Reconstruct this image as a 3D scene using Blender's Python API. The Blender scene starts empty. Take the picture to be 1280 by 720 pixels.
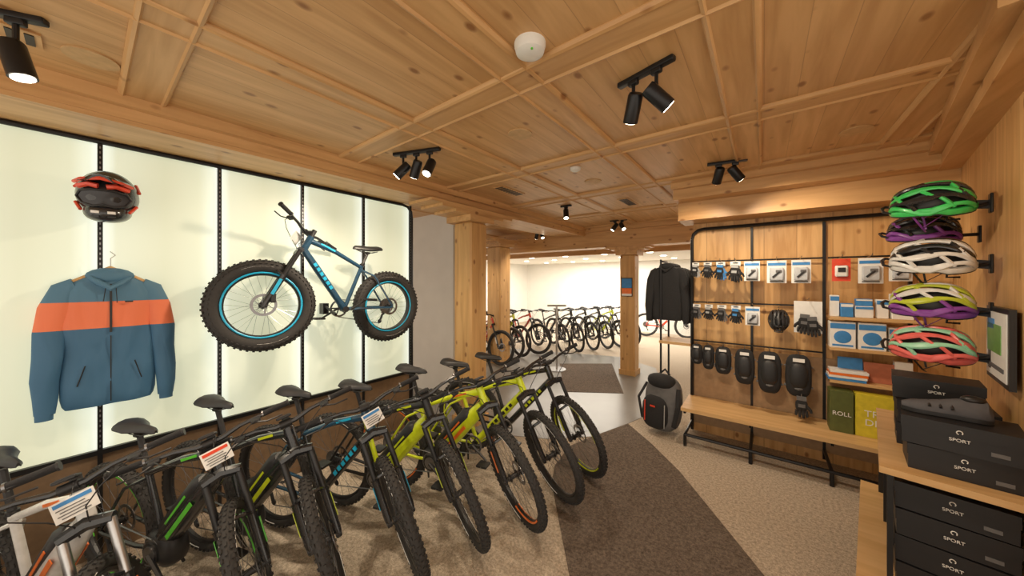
import bpy, math, random
from mathutils import Vector, Matrix
random.seed(7)
V=Vector
scene=bpy.context.scene
try:
    scene.view_settings.view_transform='Standard'
except Exception: pass
H=1.75
# ------------------------------------------------------------ materials
def nt(m):
    m.use_nodes=True
    return m.node_tree, m.node_tree.nodes, m.node_tree.links
MC={}
def mat(name,col,rough=.5,metal=0.,var=.10,nscale=25.,bump=0.,emit=0.,spec=.5,coat=0.):
    if name in MC: return MC[name]
    m=bpy.data.materials.new(name); t,n,l=nt(m)
    b=n['Principled BSDF']
    b.inputs['Roughness'].default_value=rough; b.inputs['Metallic'].default_value=metal
    b.inputs['Specular IOR Level'].default_value=spec
    b.inputs['Coat Weight'].default_value=coat
    tc=n.new('ShaderNodeTexCoord'); no=n.new('ShaderNodeTexNoise'); no.inputs['Scale'].default_value=nscale
    no.inputs['Detail'].default_value=3
    l.new(tc.outputs['Object'],no.inputs['Vector'])
    r=n.new('ShaderNodeValToRGB'); l.new(no.outputs['Fac'],r.inputs['Fac'])
    r.color_ramp.elements[0].position=.3; r.color_ramp.elements[1].position=.7
    r.color_ramp.elements[0].color=tuple(c*(1-var) for c in col)+(1,)
    r.color_ramp.elements[1].color=tuple(min(1,c*(1+var)) for c in col)+(1,)
    l.new(r.outputs['Color'],b.inputs['Base Color'])
    if bump>0:
        bp=n.new('ShaderNodeBump'); bp.inputs['Strength'].default_value=bump; bp.inputs['Distance'].default_value=.01
        l.new(no.outputs['Fac'],bp.inputs['Height']); l.new(bp.outputs['Normal'],b.inputs['Normal'])
    if emit>0:
        b.inputs['Emission Color'].default_value=tuple(col)+(1,); b.inputs['Emission Strength'].default_value=emit
    MC[name]=m; return m

def wood(name,grain,plank,width,light,dark,rough=.42,seam=.6,knots=True):
    m=bpy.data.materials.new(name); t,n,l=nt(m); b=n['Principled BSDF']; b.inputs['Roughness'].default_value=rough
    g=n.new('ShaderNodeNewGeometry'); sx=n.new('ShaderNodeSeparateXYZ'); l.new(g.outputs['Position'],sx.inputs[0])
    def M(op,a,bb=None,c=None):
        q=n.new('ShaderNodeMath'); q.operation=op
        for i,v in enumerate((a,bb,c)):
            if v is None: continue
            if isinstance(v,(int,float)): q.inputs[i].default_value=v
            else: l.new(v,q.inputs[i])
        return q.outputs[0]
    co=sx.outputs['XYZ'.index(plank)]
    dv=M('DIVIDE',co,width); fl=M('FLOOR',dv); fr=M('FRACT',dv)
    wn=n.new('ShaderNodeTexWhiteNoise'); wn.noise_dimensions='1D'; l.new(fl,wn.inputs['W'])
    s=[8.,8.,8.]; s['XYZ'.index(grain)]=.7
    vm=n.new('ShaderNodeVectorMath'); vm.operation='MULTIPLY'; l.new(g.outputs['Position'],vm.inputs[0]); vm.inputs[1].default_value=s
    va=n.new('ShaderNodeVectorMath'); va.operation='ADD'; l.new(vm.outputs[0],va.inputs[0])
    sc=n.new('ShaderNodeVectorMath'); sc.operation='SCALE'; l.new(wn.outputs['Color'],sc.inputs[0]); sc.inputs['Scale'].default_value=13.
    l.new(sc.outputs[0],va.inputs[1])
    no=n.new('ShaderNodeTexNoise'); no.inputs['Scale'].default_value=2.2; no.inputs['Detail'].default_value=6; no.inputs['Distortion'].default_value=.5
    l.new(va.outputs[0],no.inputs['Vector'])
    r=n.new('ShaderNodeValToRGB'); l.new(no.outputs['Fac'],r.inputs['Fac'])
    r.color_ramp.elements[0].position=.32; r.color_ramp.elements[1].position=.62
    r.color_ramp.elements[0].color=tuple(dark)+(1,); r.color_ramp.elements[1].color=tuple(light)+(1,)
    col=r.outputs['Color']
    def mixc(fac,a,bcol):
        q=n.new('ShaderNodeMix'); q.data_type='RGBA'; l.new(fac,q.inputs[0]); l.new(a,q.inputs[6]); q.inputs[7].default_value=tuple(bcol)+(1,)
        return q.outputs[2]
    if knots:
        s2=[7.5,7.5,7.5]; s2['XYZ'.index(grain)]=4.6
        v2=n.new('ShaderNodeVectorMath'); v2.operation='MULTIPLY'; l.new(g.outputs['Position'],v2.inputs[0]); v2.inputs[1].default_value=s2
        vo=n.new('ShaderNodeTexVoronoi'); vo.inputs['Scale'].default_value=1.; l.new(v2.outputs[0],vo.inputs['Vector'])
        mr=n.new('ShaderNodeMapRange'); l.new(vo.outputs['Distance'],mr.inputs['Value'])
        mr.inputs['From Min'].default_value=.08; mr.inputs['From Max'].default_value=.17; mr.inputs['To Min'].default_value=.9; mr.inputs['To Max'].default_value=0.
        col=mixc(mr.outputs[0],col,(dark[0]*.48,dark[1]*.34,dark[2]*.25))
    tint=M('MULTIPLY',wn.outputs['Value'],.24)
    col=mixc(tint,col,(dark[0]*.8,dark[1]*.75,dark[2]*.7))
    se=M('LESS_THAN',fr,.022); se=M('MULTIPLY',se,seam)
    col=mixc(se,col,(dark[0]*.4,dark[1]*.34,dark[2]*.28))
    l.new(col,b.inputs['Base Color'])
    return m

WL=(.70,.425,.19); WD=(.54,.30,.118)
w_ceil=wood('wood_ceiling_boards','Y','X',.145,WL,WD,seam=.4)
w_beamx=wood('wood_beam_x','X','Y',50.,WL,WD,seam=0)
w_beamy=wood('wood_beam_y','Y','X',50.,WL,WD,seam=0)
w_wall=wood('wood_wall_panels','Z','X',.26,(.74,.45,.19),(.54,.29,.10))
w_wallr=wood('wood_wall_right','Z','Y',.2,(.74,.45,.19),(.54,.29,.10))
w_post=wood('wood_post','Z','X',50.,(.72,.44,.18),(.56,.31,.11),seam=0)
w_shelf=wood('wood_shelf','X','Y',50.,(.76,.50,.24),(.62,.38,.16),seam=0,knots=False)
black=mat('black_paint',(.012,.012,.013),.4)
blackm=mat('black_metal',(.015,.015,.017),.35,.3)
rubber=mat('tyre_rubber',(.034,.032,.031),.75,bump=.2,nscale=60)
plast=mat('black_plastic',(.022,.022,.024),.42)
alu=mat('aluminium',(.55,.55,.56),.3,.9)
steel=mat('steel_dark',(.28,.28,.29),.3,.9)
white=mat('white_card',(.85,.85,.83),.6,var=.03)
whitep=mat('white_plastic',(.8,.79,.75),.45,var=.03)
lime=mat('lime_paint',(.66,.78,.02),.3,coat=.4)
red=mat('red_paint',(.75,.07,.03),.35,coat=.3)
orange=mat('orange_paint',(.9,.2,.03),.35,coat=.3)
green=mat('green_paint',(.12,.62,.05),.35,coat=.3)
cyan=mat('cyan_paint',(.02,.45,.75),.4)
frameblk=mat('frame_black_gloss',(.02,.021,.024),.25,coat=.5)
framewht=mat('frame_white_gloss',(.75,.75,.74),.25,coat=.5)
purple=mat('purple_paint',(.25,.06,.35),.35)
grey=mat('grey_fabric',(.14,.14,.145),.85,bump=.2)
dgrey=mat('dark_fabric',(.022,.022,.024),.9,bump=.3,nscale=80)
plaster=mat('white_plaster',(.86,.84,.79),.8,var=.02,nscale=4)
gplaster=mat('grey_plaster',(.62,.60,.56),.7,var=.03,nscale=4)
lampem=mat('lamp_lens',(1.,.88,.68),.4,emit=14.)
blkbox=mat('box_black_card',(.012,.012,.014),.5)
skyb=mat('print_blue',(.05,.25,.6),.5)
def carpet(name,col,var,sc=170):
    m=bpy.data.materials.new(name); t,n,l=nt(m); b=n['Principled BSDF']; b.inputs['Roughness'].default_value=.95; b.inputs['Specular IOR Level'].default_value=.15
    g=n.new('ShaderNodeNewGeometry'); a=n.new('ShaderNodeTexNoise'); a.inputs['Scale'].default_value=sc; a.inputs['Detail'].default_value=2
    c=n.new('ShaderNodeTexNoise'); c.inputs['Scale'].default_value=55; c.inputs['Detail'].default_value=4
    l.new(g.outputs['Position'],a.inputs['Vector']); l.new(g.outputs['Position'],c.inputs['Vector'])
    ad=n.new('ShaderNodeMath'); ad.operation='ADD'; l.new(a.outputs['Fac'],ad.inputs[0]); l.new(c.outputs['Fac'],ad.inputs[1])
    r=n.new('ShaderNodeValToRGB'); mu=n.new('ShaderNodeMath'); mu.operation='MULTIPLY'; mu.inputs[1].default_value=.5
    l.new(ad.outputs[0],mu.inputs[0]); l.new(mu.outputs[0],r.inputs['Fac'])
    r.color_ramp.elements[0].position=.36; r.color_ramp.elements[1].position=.64
    r.color_ramp.elements[0].color=tuple(x*(1-var) for x in col)+(1,); r.color_ramp.elements[1].color=tuple(x*(1+var) for x in col)+(1,)
    l.new(r.outputs['Color'],b.inputs['Base Color'])
    bp=n.new('ShaderNodeBump'); bp.inputs['Strength'].default_value=.5; bp.inputs['Distance'].default_value=.004
    l.new(mu.outputs[0],bp.inputs['Height']); l.new(bp.outputs['Normal'],b.inputs['Normal'])
    return m
c_beige=carpet('carpet_beige',(.47,.395,.31),.42)
c_dark=carpet('carpet_brown',(.145,.115,.093),.5)
smooth=mat('floor_grey_vinyl',(.22,.215,.205),.3,var=.06,nscale=3)
lw=bpy.data.materials.new('backlit_frosted_panel'); t,n,l=nt(lw); b=n['Principled BSDF']
b.inputs['Base Color'].default_value=(.5,.52,.45,1); b.inputs['Roughness'].default_value=.35
g=n.new('ShaderNodeNewGeometry'); sx=n.new('ShaderNodeSeparateXYZ'); l.new(g.outputs['Position'],sx.inputs[0])
def MM(op,a,bb=None):
    q=n.new('ShaderNodeMath'); q.operation=op
    for i,v in enumerate((a,bb)):
        if v is None: continue
        if isinstance(v,(int,float)): q.inputs[i].default_value=v
        else: l.new(v,q.inputs[i])
    return q.outputs[0]
fr=MM('FRACT',MM('DIVIDE',MM('ADD',sx.outputs[1],-.06+5.75),.575))
rp=n.new('ShaderNodeValToRGB'); l.new(fr,rp.inputs['Fac'])
e=rp.color_ramp.elements; e[0].position=0.; e[0].color=(.98,1.,.9,1); e[1].position=1.; e[1].color=(.98,1.,.92,1)
for p,c in ((.035,(.86,.93,.78)),(.12,(.58,.61,.45)),(.5,(.49,.51,.35)),(.8,(.56,.59,.42)),(.93,(.74,.80,.64))):
    q=e.new(p); q.color=c+(1,)
l.new(rp.outputs['Color'],b.inputs['Emission Color']); b.inputs['Emission Strength'].default_value=.92

# ------------------------------------------------------------ mesh builder
class MB:
    def __init__(s): s.v=[];s.f=[];s.mi=[];s.ms=[];s.M=Matrix.Identity(4)
    def mid(s,m):
        if m not in s.ms: s.ms.append(m)
        return s.ms.index(m)
    def add(s,vs,fs,m):
        o=len(s.v); M=s.M
        s.v.extend([tuple(M@V(p)) for p in vs]); k=s.mid(m)
        for f in fs: s.f.append(tuple(i+o for i in f)); s.mi.append(k)
    def tube(s,pts,r,m,seg=8,closed=False,caps=True,flat=1.,upv=None):
        pts=[V(p) for p in pts]; N=len(pts)
        rs=r if isinstance(r,(list,tuple)) else [r]*N
        tang=[]
        for i in range(N):
            if closed: d=pts[(i+1)%N]-pts[i-1]
            else: d=pts[min(i+1,N-1)]-pts[max(i-1,0)]
            tang.append(d.normalized())
        up=V(upv) if upv else (V((0,0,1)) if abs(tang[0].z)<.9 else V((0,1,0)))
        a=(up-tang[0]*up.dot(tang[0])).normalized(); vs=[];fs=[]
        for i in range(N):
            a=(a-tang[i]*a.dot(tang[i]))
            a=a.normalized() if a.length>1e-6 else tang[i].orthogonal().normalized()
            c=tang[i].cross(a)
            for k in range(seg):
                t=2*math.pi*k/seg
                vs.append(pts[i]+a*math.cos(t)*rs[i]*flat+c*math.sin(t)*rs[i])
        R=N if closed else N-1
        for i in range(R):
            j=(i+1)%N
            for k in range(seg):
                k2=(k+1)%seg; fs.append((i*seg+k,i*seg+k2,j*seg+k2,j*seg+k))
        if caps and not closed:
            fs.append(tuple(range(seg))[::-1]); fs.append(tuple((N-1)*seg+k for k in range(seg)))
        s.add(vs,fs,m)
    def circ(s,c,R,r,m,axis='Y',n=36,seg=8,flat=1.,a0=0,a1=360):
        full=abs(a1-a0)>=360; K=n if full else n+1; pts=[]
        for i in range(K):
            t=math.radians(a0+(a1-a0)*i/n); x,z=R*math.cos(t),R*math.sin(t)
            p={'Y':(x,0,z),'Z':(x,z,0),'X':(0,x,z)}[axis]; pts.append(V(c)+V(p))
        up={'Y':(0,1,0),'Z':(0,0,1),'X':(1,0,0)}[axis]
        s.tube(pts,r,m,seg,closed=full,flat=flat,upv=up)
    def box(s,c,sz,m,rot=None):
        hx,hy,hz=[q/2 for q in sz]; R=rot if rot else Matrix.Identity(3)
        vs=[V(c)+R@V((x,y,z)) for x in(-hx,hx) for y in(-hy,hy) for z in(-hz,hz)]
        s.add(vs,[(0,1,3,2),(4,6,7,5),(0,4,5,1),(2,3,7,6),(0,2,6,4),(1,5,7,3)],m)
    def rbox(s,c,sz,m,bev=.01,rot=None):
        hx,hy,hz=[q/2 for q in sz]; R=rot if rot else Matrix.Identity(3); b=min(bev,hx*.9,hy*.9,hz*.9)
        prof=[(hz,b),(hz-b*.3,b*.3),(hz-b,0)]
        lev=[(-z,i) for z,i in prof]+[(z,i) for z,i in prof[::-1]]
        vs=[];fs=[];K=8
        for z,ins in lev:
            x,y=hx-ins,hy-ins; bb=b
            for p in ((x,y-bb),(x-bb,y),(-x+bb,y),(-x,y-bb),(-x,-y+bb),(-x+bb,-y),(x-bb,-y),(x,-y+bb)):
                vs.append(V(c)+R@V((p[0],p[1],z)))
        for i in range(len(lev)-1):
            for k in range(K):
                k2=(k+1)%K; fs.append((i*K+k,i*K+k2,(i+1)*K+k2,(i+1)*K+k))
        fs.append(tuple(range(K))[::-1]); fs.append(tuple((len(lev)-1)*K+k for k in range(K)))
        s.add(vs,fs,m)
    def ell(s,c,sz,m,rot=None,nu=16,nv=10,pw=1.,v0=-90,v1=90,fn=None):
        R=rot if rot else Matrix.Identity(3); vs=[];fs=[]
        def sp(x): return math.copysign(abs(x)**pw,x)
        for j in range(nv+1):
            ph=math.radians(v0+(v1-v0)*j/nv)
            for i in range(nu):
                th=2*math.pi*i/nu
                p=V((sz[0]*sp(math.cos(ph))*sp(math.cos(th)),sz[1]*sp(math.cos(ph))*sp(math.sin(th)),sz[2]*sp(math.sin(ph))))
                if fn: p=fn(p)
                vs.append(V(c)+R@p)
        for j in range(nv):
            for i in range(nu):
                i2=(i+1)%nu; fs.append((j*nu+i,j*nu+i2,(j+1)*nu+i2,(j+1)*nu+i))
        s.add(vs,fs,m)
    def loft(s,rings,m,caps=True):
        K=len(rings[0]); vs=[p for r in rings for p in r]; fs=[]
        for i in range(len(rings)-1):
            for k in range(K):
                k2=(k+1)%K; fs.append((i*K+k,i*K+k2,(i+1)*K+k2,(i+1)*K+k))
        if caps: fs.append(tuple(range(K))[::-1]); fs.append(tuple((len(rings)-1)*K+k for k in range(K)))
        s.add(vs,fs,m)
    def poly(s,pts,z,th,m):
        K=len(pts); vs=[(x,y,z) for x,y in pts]+[(x,y,z-th) for x,y in pts]
        fs=[tuple(range(K)),tuple(range(K,2*K))[::-1]]+[(i,i+K,(i+1)%K+K,(i+1)%K) for i in range(K)]
        s.add(vs,fs,m)
    def disc(s,c,r,w,m,n=24,axis='Y',rin=0.):
        ax={'Y':V((0,1,0)),'X':V((1,0,0)),'Z':V((0,0,1))}[axis]
        if rin<=0: s.tube([V(c)-ax*w/2,V(c)+ax*w/2],r,m,seg=n); return
        vs=[];fs=[]
        u=ax.orthogonal().normalized(); q=ax.cross(u)
        for i in range(n):
            t=2*math.pi*i/n; d=u*math.cos(t)+q*math.sin(t)
            for rr,h in((r,-w/2),(r,w/2),(rin,w/2),(rin,-w/2)): vs.append(V(c)+d*rr+ax*h)
        for i in range(n):
            j=(i+1)%n
            for k in range(4): fs.append((i*4+k,i*4+(k+1)%4,j*4+(k+1)%4,j*4+k))
        s.add(vs,fs,m)
    def obj(s,name,loc=(0,0,0),rotz=0.,parent=None,smooth=True,sc=1.,rot=None):
        me=bpy.data.meshes.new(name); me.from_pydata([tuple(p) for p in s.v],[],s.f)
        for m in s.ms: me.materials.append(m)
        me.polygons.foreach_set('material_index',s.mi); me.update()
        if smooth:
            me.polygons.foreach_set('use_smooth',[True]*len(me.polygons))
            try: me.set_sharp_from_angle(angle=math.radians(38))
            except Exception: pass
        o=bpy.data.objects.new(name,me); scene.collection.objects.link(o)
        o.location=loc; o.rotation_euler=rot if rot else (0,0,rotz); o.scale=(sc,)*3
        if parent: o.parent=parent
        return o
def RM(x=0,y=0,z=0):
    return (Matrix.Rotation(math.radians(z),3,'Z')@Matrix.Rotation(math.radians(y),3,'Y')@Matrix.Rotation(math.radians(x),3,'X'))
def simplebox(name,x0,x1,y0,y1,z0,z1,m):
    mb=MB(); mb.box(((x0+x1)/2,(y0+y1)/2,(z0+z1)/2),(x1-x0,y1-y0,z1-z0),m); return mb.obj(name,smooth=False)
def text(body,loc,size,m,parent=None,rot=(math.pi/2,0,0),name='lettering'):
    cu=bpy.data.curves.new(name,'FONT'); cu.body=body; cu.size=size; cu.extrude=.0008; cu.align_x='CENTER'; cu.align_y='CENTER'
    cu.materials.append(m); o=bpy.data.objects.new(name,cu); scene.collection.objects.link(o); o.location=loc; o.rotation_euler=rot
    if parent: o.parent=parent
    return o

# ------------------------------------------------------------ ROOM
ZC=2.77
simplebox('floor',-9,2.6,-1.8,11.6,-.12,0,c_beige)
mb=MB(); mb.poly([(-9,2.2),(-2.9,2.55),(-2.24,2.92),(-1.85,3.12),(-1.5,3.47),(-1.31,4.02),(-1.15,4.6),(-1.12,5.0),(-1.3,5.8),(-1.7,6.9),(-2.6,7.4),(-5.2,6.6),(-9,6.4)],.004,.003,smooth); mb.obj('floor_vinyl_path',smooth=False)
mb=MB(); mb.poly([(-1.31,4.02),(-1.5,3.49),(-1.62,3.1),(-1.56,2.7),(-1.45,2.45),(-1.22,2.15),(-.911,1.745),(-.3,1.1),(.2,.5),(.8,.9),(.4,1.9),(0,2.445),(-.3,2.87),(-.607,3.3),(-.95,3.68)],.007,.006,c_dark); mb.obj('floor_carpet_stripe',smooth=False)
mb=MB(); mb.poly([(-3.37,6.03),(-2.48,4.56),(-1.71,5.05),(-2.51,6.69)],.009,.005,c_dark); mb.obj('floor_mat',smooth=False)
simplebox('ceiling',-9,2.6,-1.8,11.6,ZC,ZC+.1,w_ceil)
def moulding(mb,axis,pos,a0,a1,m,dz=0.):
    prof=[(-.094,0.012),(-.094,-.006),(-.086,-.019),(-.074,-.024),(-.066,-.013-dz),(.066,-.013-dz),(.074,-.024),(.086,-.019),(.094,-.006),(.094,.012)]
    R=[]
    for a in (a0,a1):
        R.append([V((pos+p,a,ZC+z)) if axis=='y' else V((a,pos+p,ZC+z)) for p,z in prof])
    mb.loft(R,m)
mb=MB()
for x in (-1.84,-.97,-.10,.77): moulding(mb,'y',x,-1.8,7.2,w_beamy)
for x in (-3.9,-5.0,-6.1): moulding(mb,'y',x,-1.8,7.2,w_beamy)
for y in (-.95,.2,1.35,2.5,3.65,4.8,5.95): moulding(mb,'x',y,-2.8,1.3,w_beamx,.0006)
for y in (2.5,3.65,4.8,5.95): moulding(mb,'x',y,-8.,-3.4,w_beamx,.0006)
mb.obj('trim_1',smooth=False)
mb=MB(); mb.box((-3.13,3.0,2.706),(.66,9.6,.13),w_beamy); mb.box((-2.78,3.0,2.737),(.06,9.58,.07),w_beamy); mb.box((-2.84,3.0,2.63),(.06,9.57,.03),w_beamy)
mb.obj('trim_2',smooth=False)
mb=MB(); mb.box((-3.2,6.2,2.573),(5.5,.34,.4),w_beamx); mb.box((-3.2,6.0,2.725),(5.48,.1,.1),w_beamx); mb.obj('trim_3',smooth=False)
mb=MB(); mb.box((.45,4.2,2.50),(2.4,.42,.20),w_beamx); mb.box((.45,4.09,2.682),(2.42,.6,.18),w_beamx); mb.box((.45,3.76,2.735),(2.44,.07,.08),w_beamx); mb.obj('trim_4',smooth=False)
simplebox('wall_left',-3.62,-3.45,-1.8,2.42,0,ZC,gplaster)
simplebox('wall_back',-9,2.6,11.5,11.6,0,ZC,plaster)
simplebox('wall_far_left',-8.1,-8.0,3.3,11.5,0,ZC,plaster)
simplebox('wall_grey',-5.3,-3.62,3.3,3.42,0,ZC,gplaster)
simplebox('wall_far_right',.9,1.0,4.5,11.5,0,ZC,plaster)
mb=MB(); mb.box((.45,4.40,1.25),(2.2,.12,2.5),w_wall); mb.obj('wall_display',smooth=False)
ang=math.radians(-10)
mb=MB(); mb.box((.06,.7,ZC/2),(.12,2.66,ZC),w_wallr); mb.obj('wall_right',loc=(.90,2.45,0),rotz=ang,smooth=False)
mb=MB(); mb.box((-.05,.7,2.627),(.12,2.64,.08),w_beamy); mb.box((-.08,.7,2.724),(.18,2.62,.11),w_beamy); mb.obj('trim_5',loc=(.90,2.45,0),rotz=ang,smooth=False)
def pillar(name,x,y,s,zt,cl,axis):
    mb=MB(); mb.rbox((0,0,zt/2),(s,s,zt),w_post,.02)
    L=(cl,s+.08) if axis=='x' else (s+.08,cl)
    mb.box((0,0,zt+.035),(s+.12,s+.12,.07),w_beamy)
    for i,k in enumerate((.55,.8,1.)):
        mb.box((0,0,zt+.07+.03*i+.015),(L[0]*k if axis=='x' else L[0]+.004*i,L[1]*k if axis=='y' else L[1]+.004*i,.03),w_beamy)
    mb.box((0,0,.05),(s+.03,s+.03,.1),w_post)
    return mb.obj(name,loc=(x,y,0),smooth=False)
pillar('wooden_pillar',-2.87,2.9,.29,2.44,1.5,'y')
pillar('wooden_pillar',-1.99,6.2,.27,2.21,.8,'x')
pillar('wooden_pillar',-4.5,5.4,.36,2.44,1.,'y')
mb=MB(); mb.box((0,0,0),(.2,.012,.34),black); mb.box((0,-.008,.07),(.18,.006,.17),skyb); mb.box((0,-.008,-.07),(.18,.006,.10),orange); mb.box((0,-.008,-.14),(.18,.006,.04),white)
mb.obj('wall_sign',loc=(-1.99,6.05,1.62),smooth=False)
simplebox('ceiling_far',-8,.9,7.3,11.5,2.40,2.5,plaster)
simplebox('trim_7',-8,.9,7.22,7.3,2.34,ZC+.01,w_beamx)
mb=MB()
for x in (-6.5,-5.4,-4.3,-3.2,-2.1,-1):
    for y in (8.,9.3,10.6): mb.disc((x,y,2.395),.07,.012,lampem,axis='Z')
mb.obj('recessed_downlights')
# ------------------------------------------------------------ light wall
XW=-3.35
mb=MB(); mb.box((XW-.02,.28,1.65),(.03,4.17,1.96),lw); mb.obj('backlit_wall_panel',smooth=False)
mb=MB()
for k in range(-3,5):
    y=.06+.575*k
    mb.box((XW+.005,y,1.32),(.035,.022,2.62),blackm)
    for j in range(60): mb.box((XW+.0235,y,.7+j*.032),(.003,.006,.014),steel)
mb.tube([(XW+.02,-1.8,2.625),(XW+.02,2.25,2.625),(XW+.02,2.32,2.61),(XW+.02,2.365,2.56),(XW+.02,2.375,2.48),(XW+.02,2.375,0)],.016,blackm)
mb.box((XW+.006,.28,.66),(.034,4.16,.03),blackm); mb.box((XW-.01,.28,.325),(.03,4.15,.65),mat('plinth_brown',(.20,.13,.075),.6))
mb.obj('panel_rail_frame',smooth=False)

# ------------------------------------------------------------ bicycles
def wheel(mb,c,R,tw,accent,rimm,knobs=True,rot_side=1,full_rim=False,nsp=28,low=False,hotpatch=None):
    c=V(c); rt=tw/2; n=24 if low else 44
    mb.circ(c,R-rt-.004,rt,rubber,n=n,seg=6 if low else 10)
    if knobs and not low:
        N=56
        for i in range(N):
            t=2*math.pi*i/N
            for row,la in ((0,0),(1,38),(-1,-38),(2,68),(-2,-68)):
                tt=t+(math.pi/N if row%2 else 0)
                lr=math.radians(la); rr=R-rt-.004+rt*math.cos(lr); yy=rt*math.sin(lr)
                rot=Matrix.Rotation(-tt,3,'Y')@Matrix.Rotation(lr,3,'Z')
                mb.box(c+V((rr*math.cos(tt),yy,rr*math.sin(tt))),(.011,.011 if abs(row)<2 else .008,.016),rubber,rot)
    Rr=R-tw-.006
    mb.circ(c,Rr,.012 if not full_rim else .016,rimm,n=n,seg=6,flat=(1.2 if tw<.08 else 2.2))
    if not low:
        for s in(-1,1):
            mb.circ(c+V((0,s*(rt*.93),0)),R-rt-.006,.0035,hotpatch or white,n=6,seg=4,a0=60,a1=100); mb.circ(c+V((0,s*(rt*.93),0)),R-rt-.006,.0035,hotpatch or white,n=6,seg=4,a0=235,a1=275)
    if accent:
        for s in (-1,1):
            if full_rim: mb.circ(c+V((0,s*tw*.30,0)),Rr+.004,.0075,accent,n=n,seg=6)
            else:
                for a in (20,140,260): mb.circ(c+V((0,s*.012,0)),Rr,.0068,accent,n=10,seg=5,a0=a,a1=a+70)
    for i in range(nsp if not low else 14):
        t=2*math.pi*i/(nsp if not low else 14); s=1 if i%2 else -1; o=.35*(1 if (i//2)%2 else -1)
        p0=c+V((.025*math.cos(t+o*3),s*.028,.025*math.sin(t+o*3))); p1=c+V((Rr*math.cos(t),0,Rr*math.sin(t)))
        mb.tube([p0,p1],.0013,steel,seg=3,caps=False)
    mb.disc(c,.018,.09,plast,n=12); mb.disc(c+V((0,.028,0)),.029,.004,plast,n=14); mb.disc(c-V((0,.028,0)),.029,.004,plast,n=14)
    mb.disc(c+V((0,.042*rot_side,0)),.085,.0025,steel,n=24,rin=.066)
    for i in range(6):
        t=i*math.pi/3; mb.tube([c+V((.02*math.cos(t),.042*rot_side,.02*math.sin(t))),c+V((.068*math.cos(t+.4),.042*rot_side,.068*math.sin(t+.4)))],.004,steel,seg=4,flat=.5)
def bike_mb(steer=0,wb=1.13,R=.365,tw=.058,frame=frameblk,accent=None,decal=None,rim=plast,forkm=frameblk,stan=plast,ebike=False,tag=False,low=False,fat=False,batt=None,saddle_h=.96,kick=False,barturn=0,frame2=None):
    mb=MB(); decal=decal or accent or steel; batt=batt or plast; frame2=frame2 or frame
    rh=V((0,0,R)); so=tw/2+.028
    wheel(mb,rh,R,tw,accent,rim,full_rim=fat,low=low)
    BB=V((.435,0,.325)); ax=V((wb-.049,0,R)); d=V((-.39,0,.921)); HB=ax+d*.505; HT=ax+d*.625; ST=V((.295,0,.745))
    sg=6 if low else 10
    dn=(BB-HB)
    ry=Matrix.Rotation(-math.atan2(dn.z,dn.x)+math.pi,3,'Y')
    if ebike:
        a=HB+dn*.04; b2=BB-dn*.05+V((0,0,.03))
        mb.tube([a,a+(b2-a)*.12,a+(b2-a)*.5,b2],[.034,.042,.050,.055],frame,seg=sg+2,flat=1.2)
        nrm=V((-dn.z,0,dn.x)).normalized()
        if nrm.z<0: nrm=-nrm
        q0=a+dn*.16+nrm*.045; q1=a+dn*.82+nrm*.045
        mb.tube([q0,q0+(q1-q0)*.06,q0+(q1-q0)*.94,q1],[.028,.050,.055,.034],batt,seg=8,flat=1.0)
        for s in(-1,1):
            mb.box((q0+q1)/2+V((0,s*.0515,0)),(.24,.004,.012),decal,ry)
            mb.box((q0*.45+q1*.55)+nrm*-.055+V((0,s*.052,0)),(.30,.004,.024),decal,ry)
        mb.ell(BB+V((.015,0,.005)),(.115,.066,.095),plast,pw=.65); mb.disc(BB,.06,.14,plast,n=16); mb.disc(BB+V((.0,-.072,0)),.045,.006,steel,n=16)
    else:
        mb.tube([HB,HB+dn*.3,BB],[.027,.031,.029],frame,seg=sg)
        for s in(-1,1):
            for q in range(6): mb.box(HB+dn*(.24+.075*q)+V((0,s*.0295,0)),(.03,.004,.026),decal,ry)
        mb.disc(BB,.026,.085,plast,n=12)
    mb.tube([HT-d*.03,(HT*.55+ST*.45)+V((0,0,-.012)),ST-V((0,0,.03))],[.024,.02,.017],frame2,seg=sg)
    tt=(ST-HT)
    for s in(-1,1): mb.box(HT+tt*.3+V((0,s*.021,-.012)),(.13,.003,.014),decal,Matrix.Rotation(-math.atan2(tt.z,tt.x)+math.pi,3,'Y'))
    mb.tube([BB,ST],.0175,frame,seg=sg); mb.tube([HB-d*.005,HT+d*.005],.028,frame2,seg=sg+2); mb.disc(ST,.022,.02,plast,n=10,axis='Z')
    for s in (-1,1):
        mb.tube([BB+V((-.03,s*.025,0)),BB+V((-.13,s*so,.012)),rh+V((.03,s*(so+.012),-.01)),rh+V((0,s*(so+.01),0))],[.013,.012,.010,.011],frame2,seg=6)
        mb.tube([ST+V((.012,s*.012,-.05)),ST+V((-.09,s*so,-.1)),rh+V((.0,s*(so+.01),.0))],[.010,.009,.009],frame2,seg=6)
    yc=-(so+.022 if fat else .058); ring=.075 if ebike else .08
    mb.disc(BB+V((0,yc,0)),ring,.004,steel,n=28,rin=ring-.016)
    for i in range(5):
        t=i*2*math.pi/5; mb.tube([BB+V((0,yc,0)),BB+V((ring*.85*math.cos(t),yc,ring*.85*math.sin(t)))],.006,plast,seg=4)
    ca=math.radians(-35); cw=abs(yc)+.018
    for s,a in((-1,ca),(1,ca+math.pi)):
        e=BB+V((.17*math.cos(a),s*(cw+.012),.17*math.sin(a)))
        mb.tube([BB+V((0,s*cw,0)),e],[.014,.010],plast,seg=6,flat=.8); mb.rbox(e+V((0,s*.055,0)),(.095,.09,.018),plast,.005)
        mb.tube([e,e+V((0,s*.1,0))],.006,steel,seg=5)
    for i in range(7): mb.disc(rh+V((0,-.022-.005*i,0)),.078-.008*i,.002,steel,n=20)
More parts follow.
